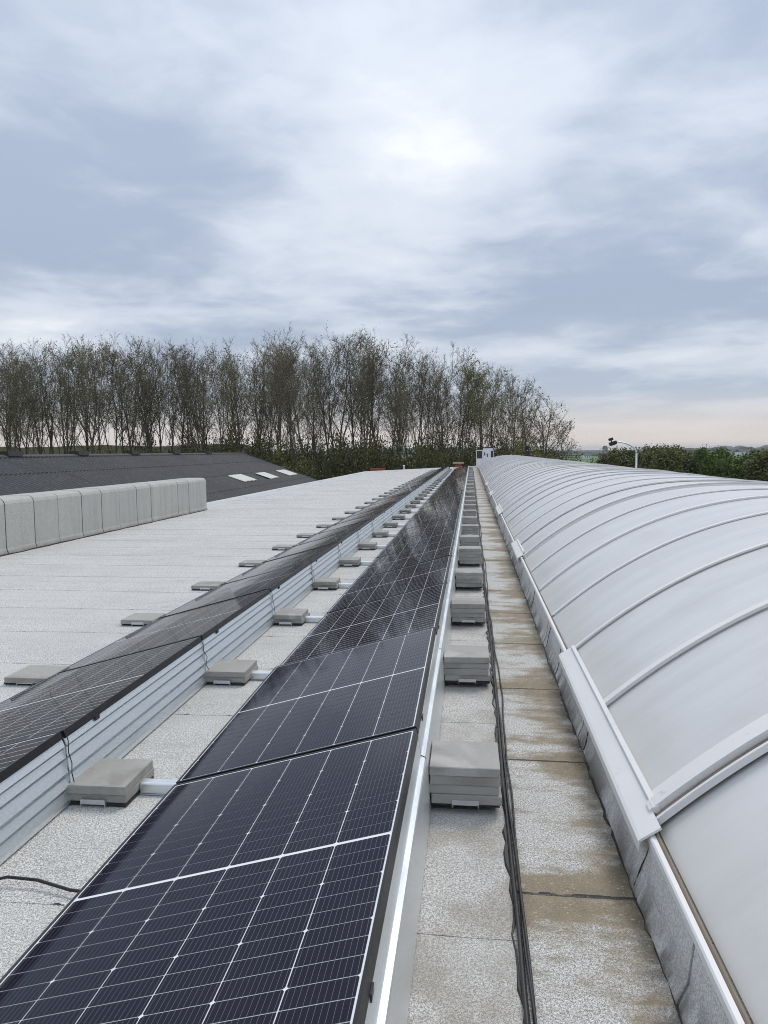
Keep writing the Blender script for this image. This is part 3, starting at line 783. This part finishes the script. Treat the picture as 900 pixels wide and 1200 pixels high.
tall = [Tree(10+i, 20, spread=.50+.05*(i % 3), first=.40, limbs=18, l2=7, l3=7, leaves=(200, 500, 900, 600, 100, 1300)[i], leaf=.10, leafmat_=M_lbud, rad=.17+.03*(i % 2)) for i in range(6)]
pole = [Tree(30+i, 19, spread=.42, first=.5, limbs=12, l2=7, l3=7, leaves=(0, 250, 100)[i], leaf=.10, leafmat_=M_lbud, rad=.11) for i in range(3)]
multi = [Tree(40+i, 20, spread=.45, first=.36, limbs=12, l2=7, l3=7, leaves=(300, 200)[i], leaf=.10, leafmat_=M_lbud, trunks=3, rad=.16, lean=.07) for i in range(2)]
fresh = Tree(50, 18, spread=.55, first=.5, limbs=14, l2=6, l3=6, leaves=2000, leaf=.10, leafmat_=M_lfresh)
spreadT = [Tree(60+i, 11, spread=.95, first=.14, limbs=16, l2=7, l3=7, leaves=(500, 250)[i], leaf=.10, leafmat_=M_lbud, rad=.17, lean=.1, twig=.014) for i in range(2)]
TOP = [(-70, 398), (0, 402), (40, 405), (95, 396), (150, 394), (190, 398), (235, 402), (280, 400), (320, 390), (360, 387), (400, 387), (440, 390), (490, 397), (540, 414), (575, 424), (610, 440), (640, 466), (668, 505), (690, 530)]
def top_z(px, y):
    for (a, za), (b, zb) in zip(TOP, TOP[1:]):
        if a <= px <= b: return at(px, za+(zb-za)*(px-a)/(b-a), y=y).z
    return at(px, 400, y=y).z
r3 = random.Random(21)
LAB = {'tall': 'tall bare tree with fine ascending twigs in the belt behind', 'pole': 'slender bare pole like tree in the belt behind', 'multi': 'bare tree with several stems from one base in the belt behind'}
for rowi, (yb, step, off) in enumerate(((80, 24, 5), (86, 19, 14), (92, 16, 0))):
    px = -60+off
    while px < 612:
        q = px + r3.uniform(-7, 7); y = yb + r3.uniform(-2.5, 2.5)
        base = at(q, 527, y=y); zt = top_z(q, y) - (r3.uniform(-.3, 2.0) if rowi else r3.uniform(-.4, 1.2))
        kind = r3.choices(('tall', 'pole', 'multi'), (6, 3, 2))[0]
        T = r3.choice({'tall': tall, 'pole': pole, 'multi': multi}[kind]); nat = T.top
        sc = (zt-GZ)/nat
        if kind == 'pole': sc *= r3.uniform(.8, 1.)
        plant(T, 'bare_tree', (base.x, y, GZ), sc*r3.uniform(.85, 1.1), r3.random()*6.28, LAB[kind] + (' the corrugated barn' if q < 290 else ' the flat roof end'), 'tree', 'bare trees: ' + kind + (' behind the barn' if q < 290 else ' behind the flat roof'), scz=sc)
        px += step*r3.uniform(.75, 1.25)
b = at(572, 527, y=79); plant(fresh, 'tree', (b.x, 79, GZ), .98, .4, 'tree with fresh yellow green leaves at its top among the bare trees', 'tree', None, scz=(top_z(572, 79)-GZ)/fresh.top)
b = at(548, 527, y=81); plant(fresh, 'tree', (b.x, 81, GZ), .7, 2.0, 'slimmer tree with fresh leaves beside the leafiest tree of the belt', 'tree', None, scz=(at(548, 430, y=81).z-GZ)/fresh.top)
for i, (px, y, tp, wd) in enumerate(((596, 82, 440, .95), (622, 80, 452, 1.1), (645, 79, 474, 1.2), (628, 86, 460, 1.1), (655, 82, 490, .9), (610, 77, 475, .9))):
    b = at(px, 527, y=y); plant(spreadT[i % 2], 'spreading_tree', (b.x, y, GZ), wd, i*1.3, 'bare wide spreading tree at the field end of the belt', 'tree', 'spreading trees at the belt end', scz=(at(px, tp, y=y).z-GZ)/spreadT[i % 2].top)

# undergrowth and shrubs
def shrub_meshes(seed, n, rx, rz_, leaf, mt, stems=9):
    r = random.Random(seed); m = MB(); s = MB()
    lobes = [(Vector((r.gauss(0, .5)*rx, r.gauss(0, .5)*rx, r.uniform(.3, .85)*rz_)), r.uniform(.25, .5)) for _ in range(9)]
    for k in range(n):
        c, q = r.choice(lobes); d_ = Vector((r.gauss(0, 1), r.gauss(0, 1), r.gauss(0, 1))).normalized()*(r.random()**.45)
        p = c + Vector((d_.x*rx*q, d_.y*rx*q, d_.z*rz_*q*.7)); p.z = max(p.z, .05)
        a = Vector((r.gauss(0, 1), r.gauss(0, 1), r.gauss(0, 1.2))).normalized(); b = a.orthogonal().normalized(); b = Matrix.Rotation(r.random()*6.28, 3, a) @ b
        w_ = leaf*r.uniform(.5, 1.2); e = a.cross(b)
        m.face([p-b*w_, p+e*w_*.6, p+b*w_, p-e*w_*.6])
    for k in range(stems):
        c = r.choice(lobes)[0]; s.tube([(r.gauss(0, .1), r.gauss(0, .1), 0), c*.5+Vector((r.gauss(0, .15), r.gauss(0, .15), 0)), c], [.045, .03, .012], 4, cap=False)
    return s.mesh('stems', M_bark, recalc=False), m.mesh('foliage', mt, recalc=False)
shr = [shrub_meshes(i, 1500, 2.0, 5.2, .10, M_lshrub, 40) for i in range(3)] + [shrub_meshes(9, 1500, 1.8, 5.0, .11, M_lfresh, 30)]
def shrub(ms, name, loc, sc, scz, label, cat, group):
    o = empty(name, loc, r3.random()*6.28); o.scale = (sc, sc, scz); tag(o, label, cat, group)
    link('stems', ms[0], o); link('foliage', ms[1], o); return o
px = 120
while px < 690:
    y = r3.uniform(73.5, 79); tp = r3.uniform(482, 526) if px < 560 else r3.uniform(495, 528)
    if px < 230: tp = max(tp, 516)
    b = at(px, 527, y=y); hgt = at(px, tp, y=y).z-GZ
    fr = r3.random() < .22
    shrub(shr[3] if fr else r3.choice(shr[:3]), 'shrub', (b.x, y, GZ), r3.uniform(.8, 1.25), hgt/5.6, 'fresh yellow green shrub under the bare trees' if fr else 'olive green shrub in the undergrowth of the tree belt', 'shrub', 'fresh shrubs of the belt' if fr else 'olive shrubs of the belt')
    px += r3.uniform(7, 15)
for px in range(150, 660, 17):
    y = r3.uniform(88, 97); b = at(px, 527, y=y); hgt = at(px, r3.uniform(495, 522), y=y).z-GZ
    shrub(r3.choice(shr[:3]), 'shrub', (b.x, y, GZ), r3.uniform(1.0, 1.4), hgt/5.6, 'olive green shrub in the undergrowth of the tree belt', 'shrub', 'olive shrubs of the belt')
# grass bank behind the belt
m = MB(); prof = []
nx = 60; top = []
xs = [-130+i*120/nx for i in range(nx+1)]
def bz(x): return (2.75+.12*math.sin(x*.3)+.06*math.sin(x*1.1)) * (1 if x < -34 else max(0, 1-(x+34)/24)) + GZ*(0 if x < -34 else min(1, (x+34)/24))
for a, b in zip(xs, xs[1:]):
    m.face([(a, 102, GZ), (b, 102, GZ), (b, 110, bz(b)), (a, 110, bz(a))]); m.face([(a, 110, bz(a)), (b, 110, bz(b)), (b, 122, GZ), (a, 122, GZ)])
structure(link('grass_bank', m.mesh('grass_bank', M_bank)))

# leafy trees along the field on the right
def leafy(seed, n, mt, h=7.0, wd=2.6):
    T = Tree(seed, h*.86, spread=.8, first=.22, limbs=12, l2=5, l3=4, leaves=int(n*1.7), leaf=.125, leafmat_=mt, rad=.16, lean=.08, twig=.014); return T
lf = [leafy(70, 5200, M_lhedge), leafy(71, 4400, M_lhedge), leafy(72, 3600, M_lbud), leafy(73, 6500, M_lgreen)]
r4 = random.Random(5)
HT = [(690, 533), (712, 530), (735, 529), (775, 527), (800, 531), (822, 534), (845, 527), (872, 532), (905, 534), (940, 530), (985, 528)]
px = 708
while px < 990:
    for (a, za), (b_, zb) in zip(HT, HT[1:]):
        if a <= px <= b_: tp = za+(zb-za)*(px-a)/(b_-a)
    y = r4.uniform(84, 98) - (px-700)*.06; q = at(px, 530, y=y); hgt = at(px, tp+r4.uniform(0, 4), y=y).z-GZ
    g_ = 840 < px < 872
    T = lf[3] if g_ else r4.choice(lf[:3])
    sc = hgt/T.top
    kind = 'bright green leafy tree in the hedge line across the field' if g_ else ('olive brown budding tree in the hedge line' if T is lf[2] else 'dull green leafy tree in the hedge line')
    plant(T, 'hedge_tree', (q.x, y, GZ), sc*r4.uniform(1.0, 1.3), r4.random()*6.28, kind, 'tree', 'hedge trees: ' + kind.split(' in ')[0], scz=sc)
    px += r4.uniform(9, 15)

# far woods as belts that read as one mass
def far_wood(y, x0, x1, h, seed, label, step, base=GZ, depth=40):
    r = random.Random(seed); m = MB(); x = x0
    while x < x1:
        w_ = step*r.uniform(.6, 1.5); hh = h*r.uniform(.45, 1.05)*(.6+.4*math.sin(x/(step*9)+seed))**2 + h*.25; yy = y+r.uniform(0, depth)
        c = Vector((x, yy, base)); n = 7; ring = []
        for lv, (zr, rr_) in enumerate(((0, .8), (.35, 1.05), (.7, .85), (.93, .45), (1.0, .05))):
            ring.append([c+Vector((math.cos(2*math.pi*j/n)*w_*rr_*r.uniform(.8, 1.2), math.sin(2*math.pi*j/n)*w_*rr_, hh*zr*r.uniform(.93, 1.05))) for j in range(n)])
        for lv in range(4):
            for j in range(n): m.face([ring[lv][j], ring[lv][(j+1) % n], ring[lv+1][(j+1) % n], ring[lv+1][j]])
        x += step*r.uniform(.35, .95)
    o = link('far_wood', m.mesh('far_wood', M_wood, smooth=True, recalc=False)); o['kind'] = 'stuff'
    tag(o, label, 'wood'); return o
far_wood(520, 210, 520, 5.5, 1, 'thin dark hedgerow across the nearer fields', 6, depth=14)
far_wood(950, 60, 800, 8, 4, 'dark wood belt in the middle of the far fields', 9, depth=60)
far_wood(1500, -200, 1500, 12, 2, 'bluish wood line below the horizon', 14, depth=90)
far_wood(2600, -500, 2600, 19, 3, 'farthest bluish wooded ridge on the horizon', 26, depth=200)
# houses far out in the fields
def house(px, y, w_, d_, h, rh, wallm, label):
    q = at(px, 530, y=y); o = tag(empty('farm_building', (q.x, y, GZ), .3), label, 'building')
    link('wall', MB().box(-w_/2, w_/2, -d_/2, d_/2, 0, h).mesh('wall', wallm), o)
    me = MB().prism([(-d_/2-.4, h), (0, h+rh), (d_/2+.4, h), (d_/2+.4, h+.2), (0, h+rh+.25), (-d_/2-.4, h+.2)], -w_/2-.4, w_/2+.4).mesh('roof', M_corr)
    me.transform(Matrix.Rotation(math.pi/2, 4, 'Z')); link('roof', me, o)
    for j in range(3): link('window', MB().box(-w_*.35+j*w_*.3, -w_*.35+j*w_*.3+w_*.1, -d_/2-.1, -d_/2-.01, h*.35, h*.7).mesh('window', M_glass), o)
house(687, 640, 6, 5, 2.8, 1.3, M_white, 'small white farmhouse alone in the green field')
house(838, 700, 26, 10, 3.5, 1.5, M_white, 'long low white shed among the far hedges')
house(872, 860, 16, 9, 3.8, 2.2, M_white, 'white house beyond the bright green tree')
house(709, 1450, 7, 7, 9, 5, M_brick, 'dark tall roofed house on the far wood line')

# ================================================================ STREET LAMP
b = at(745.5, 551, y=41); lamp = tag(empty('street_lamp', (b.x, 41, GZ)), 'tall grey street lamp with curved arm and boxy head beyond the rooflight', 'street lamp')
zt = at(744.5, 531, y=41).z-GZ
pts = [(0, 0, 0), (0, 0, zt*.5), (0, 0, zt)]
link('pole', MB().tube(pts, [.09, .07, .05], 10).mesh('pole', M_alu, smooth=True), lamp)
head = at(721, 517.5, y=41) - Vector((b.x, 41, GZ))
arm = []
for j in range(13):
    s = j/12; an = s*R(82); L = -head.x; hh = head.z-zt
    arm.append((-L*(1-math.cos(an))/(1-math.cos(R(82)))*1.0, 0, zt+hh*math.sin(an)/math.sin(R(82))))
link('arm', MB().tube(arm, [.045-.012*j/12 for j in range(13)], 8).mesh('arm', M_alu, smooth=True), lamp)
Mh = Matrix.Translation(head) @ Matrix.Rotation(R(-18), 4, 'Y')
hm = bevel(MB().box(-.34, .06, -.13, .13, -.13, .05).mesh('lamp_head', M_blk), .03, 2); hm.transform(Mh); hd = link('lamp_head', hm, lamp)
gm = MB().box(-.30, .0, -.10, .10, -.15, -.131).mesh('lens', M_glass); gm.transform(Mh); link('lens', gm, hd)
sm = bevel(MB().box(-.30, -.06, -.08, .08, .12, .26).mesh('sensor_box', M_blk), .02, 1); sm.transform(Mh); link('sensor_box', sm, lamp)
sp2 = MB().tube([(-.18, 0, .05), (-.18, 0, .13)], .03, 6).mesh('sensor_stem', M_blk); sp2.transform(Mh); link('sensor_stem', sp2, lamp)

# ================================================================ THINGS AT THE ROOF'S FAR END
def part(o, name, mt, *boxes, bv=0):
    m = MB()
    for bb in boxes: m.box(*bb)
    me = m.mesh(name, mt)
    if bv: bevel(me, bv, 1)
    return link(name, me, o)
q = at(558, 547, y=70); cab = tag(empty('access_cabin', (q.x, 70, 0)), 'small white cabin with dark window standing at the far roof end', 'cabin')
part(cab, 'body', M_white, (.62, 1.52, 0, 1.2, .02, 1.78), bv=.03)
part(cab, 'roof', M_blk, (.66, 1.36, .1, 1.1, 1.781, 1.90), bv=.03)
dr = part(cab, 'door', M_white, (0, .60, -.02, .05, .02, .86), (0, .05, -.02, .05, .861, 1.62), (.55, .60, -.02, .05, .861, 1.62), (.051, .549, -.02, .05, 1.56, 1.62))
part(dr, 'pane', M_glass, (.052, .548, .005, .02, .862, 1.559))
wn = part(cab, 'window', M_white, (1.30, 1.34, -.04, -.002, .9, 1.62), (1.55, 1.59, -.04, -.002, .9, 1.62), (1.341, 1.549, -.04, -.002, .9, .95), (1.341, 1.549, -.04, -.002, 1.57, 1.62))
part(wn, 'pane', M_glass, (1.342, 1.548, -.025, -.01, .951, 1.569))
part(cab, 'handle', M_blk, (.98, 1.06, -.04, -.003, 1.0, 1.3)); part(cab, 'lamp', M_blk, (.74, .82, -.05, -.003, 1.15, 1.42))

q = at(523, 548, y=63); tro = tag(empty('work_trestle', (q.x, 63, 0)), 'low trestle with a timber board at the end of the panel row', 'trestle')
part(tro, 'board', M_tan, (.55, 1.45, -.35, .35, .50, .62), bv=.01)
part(tro, 'box', M_red, (.72, 1.2, -.2, .2, .20, .45), bv=.02)
for x in (.62, 1.34):
    for y in (-.28, .24): part(tro, 'leg', M_blk, (x, x+.05, y, y+.05, 0, .4995))
q = at(528, 549, y=63.5)
crt = tag(empty('tool_crate', (q.x-.4, 62.6, 0)), 'dark tool crate beside the timber trestle', 'crate')
part(crt, 'base', M_blk, (-.35, .35, -.2, .2, 0, .22), bv=.02); part(crt, 'rim', M_blk, (-.38, .38, -.23, .23, .2205, .26), bv=.01)
q = at(434, 554, y=57.2); q2 = at(451, 553, y=58.4)
bl = tag(empty('red_beam', (q.x, q.y, 0)), 'red girder lying near the far left corner of the roof', 'beam')
an = math.atan2(q2.y-q.y, q2.x-q.x); bl.rotation_euler.z = an; L = (q2-q).length
part(bl, 'web', M_red, (0, L, -.02, .02, .05, .26)); part(bl, 'flange', M_red, (0, L, -.1, .1, .2605, .29)); part(bl, 'flange', M_red, (0, L, -.1, .1, .012, .0495))
q = at(474, 551, y=61)
vp = tag(empty('roof_vent', (q.x, 60.5, 0)), 'thin white vent pipe near the far roof edge', 'vent')
link('pipe', MB().tube([(0, 0, 0), (0, 0, .38)], .06, 10).mesh('pipe', M_white, smooth=True), vp)
link('hood', MB().tube([(0, 0, .38), (0, 0, .40), (0, 0, .46)], [.06, .12, .03], 10).mesh('hood', M_white), vp)

# ================================================================ WORKER BEHIND THE ROOFLIGHT
def worker(loc, rz):
    V, E, RD = [], [], []
    def a(p, r, par=None):
        V.append(p); RD.append(r); i = len(V)-1
        if par is not None: E.append((par, i))
        return i
    pel = a((0, 0, .95), .15); wst = a((0, .02, 1.10), .145, pel); ch = a((0, .05, 1.32), .17, wst); sh = a((0, .06, 1.47), .12, ch)
    nk = a((0, .03, 1.56), .058, sh); hd = a((0, -.01, 1.63), .075, nk); hd2 = a((0, -.02, 1.72), .085, hd); hd3 = a((0, -.01, 1.79), .065, hd2)
    a((0, -.115, 1.685), .018, hd2)
    for s in (-1, 1):
        a((s*.088, .0, 1.69), .018, hd2)
        s1 = a((s*.19, .05, 1.44), .075, sh); e = a((s*.30, -.02, 1.20), .052, s1); wr = a((s*.24, -.24, 1.10), .036, e); pa = a((s*.23, -.33, 1.09), .036, wr)
        for j in range(4): f1 = a((s*(.20+.024*j), -.38, 1.085), .010, pa); a((s*(.20+.024*j), -.42+.006*abs(j-1.5), 1.06), .008, f1)
        th = a((s*.19, -.30, 1.10), .011, wr); a((s*.17, -.34, 1.10), .009, th)
        h1 = a((s*.10, 0, .90), .10, pel); kn = a((s*.12, -.03, .50), .068, h1); an_ = a((s*.12, .03, .10), .048, kn); a((s*.13, -.12, .045), .042, an_)
    me = bpy.data.meshes.new('body'); me.from_pydata(V, E, []); me.materials.append(M_jacket); me.materials.append(M_skin)
    o = empty('person', loc, rz); b = link('body', me, o)
    md = b.modifiers.new('skin', 'SKIN'); md.use_smooth_shade = True
    for i, sv in enumerate(me.skin_vertices[0].data): sv.radius = (RD[i], RD[i]*.85); sv.use_root = i == 0
    ss = b.modifiers.new('sub', 'SUBSURF'); ss.levels = ss.render_levels = 1
    dg = bpy.context.evaluated_depsgraph_get(); ev = b.evaluated_get(dg); nm = bpy.data.meshes.new_from_object(ev); b.modifiers.clear(); b.data = nm
    nm.materials.clear(); nm.materials.append(M_jacket); nm.materials.append(M_skin)
    for p in nm.polygons:
        c = p.center; p.material_index = 1 if c.z > 1.54 or (c.y < -.26 and 1.0 < c.z < 1.2) else 0; p.use_smooth = True
    # cap and eyes
    m = MB(); n = 12; rings = [(.098, 1.735), (.10, 1.77), (.085, 1.82), (.05, 1.85), (.01, 1.86)]
    for (ra, za), (rb, zb) in zip(rings, rings[1:]):
        for j in range(n):
            c0, s0, c1, s1 = math.cos(2*math.pi*j/n), math.sin(2*math.pi*j/n), math.cos(2*math.pi*(j+1)/n), math.sin(2*math.pi*(j+1)/n)
            m.face([(ra*c0, ra*s0-.015, za), (ra*c1, ra*s1-.015, za), (rb*c1, rb*s1-.015, zb), (rb*c0, rb*s0-.015, zb)])
    m.face([(-.07, -.09, 1.74), (.07, -.09, 1.74), (.05, -.18, 1.73), (-.05, -.18, 1.73)]); link('cap', m.mesh('cap', M_cap, smooth=True), o)
    for s in (-1, 1): link('eye', MB().box(s*.03-.010, s*.03+.010, -.103, -.095, 1.695, 1.710).mesh('eye', M_blk), o)
    return tag(o, 'person in dark jacket and pale cap standing behind the rooflight end', 'person')
q = at(618.5, 530, y=70.2)
pal = tag(empty('pallet', (q.x, 70.2, 0)), 'stacked timber pallet under the person behind the rooflight end', 'pallet')
for j in range(3):
    z = j*.15
    for y in (-.4, -.05, .3): part(pal, 'bearer', M_tan, (-.5, .5, y, y+.09, z, z+.11))
    for x in (-.5, -.25, 0, .25): part(pal, 'plank', M_tan, (x, x+.2, -.45, .45, z+.1105, z+.1495))
worker((q.x, 70.2, .45), .5)

# ================================================================ AIR
m = MB().box(-6300, 6300, -6300, 6300, -7.2, 20.5)
hz = bpy.data.materials.new('air'); hz.use_nodes = True; nt = hz.node_tree
for nd in list(nt.nodes):
    if nd.type == 'BSDF_PRINCIPLED': nt.nodes.remove(nd)
pvn = nt.nodes.new('ShaderNodeVolumePrincipled'); pvn.inputs['Color'].default_value = (.80, .87, .95, 1); pvn.inputs['Density'].default_value = .00017
nt.links.new(pvn.outputs[0], nt.nodes['Material Output'].inputs['Volume'])
ho = link('haze', m.mesh('haze', hz)); ho['kind'] = 'stuff'; ho['label'] = 'thin pale haze over the far fields and woods'; ho['category'] = 'haze'
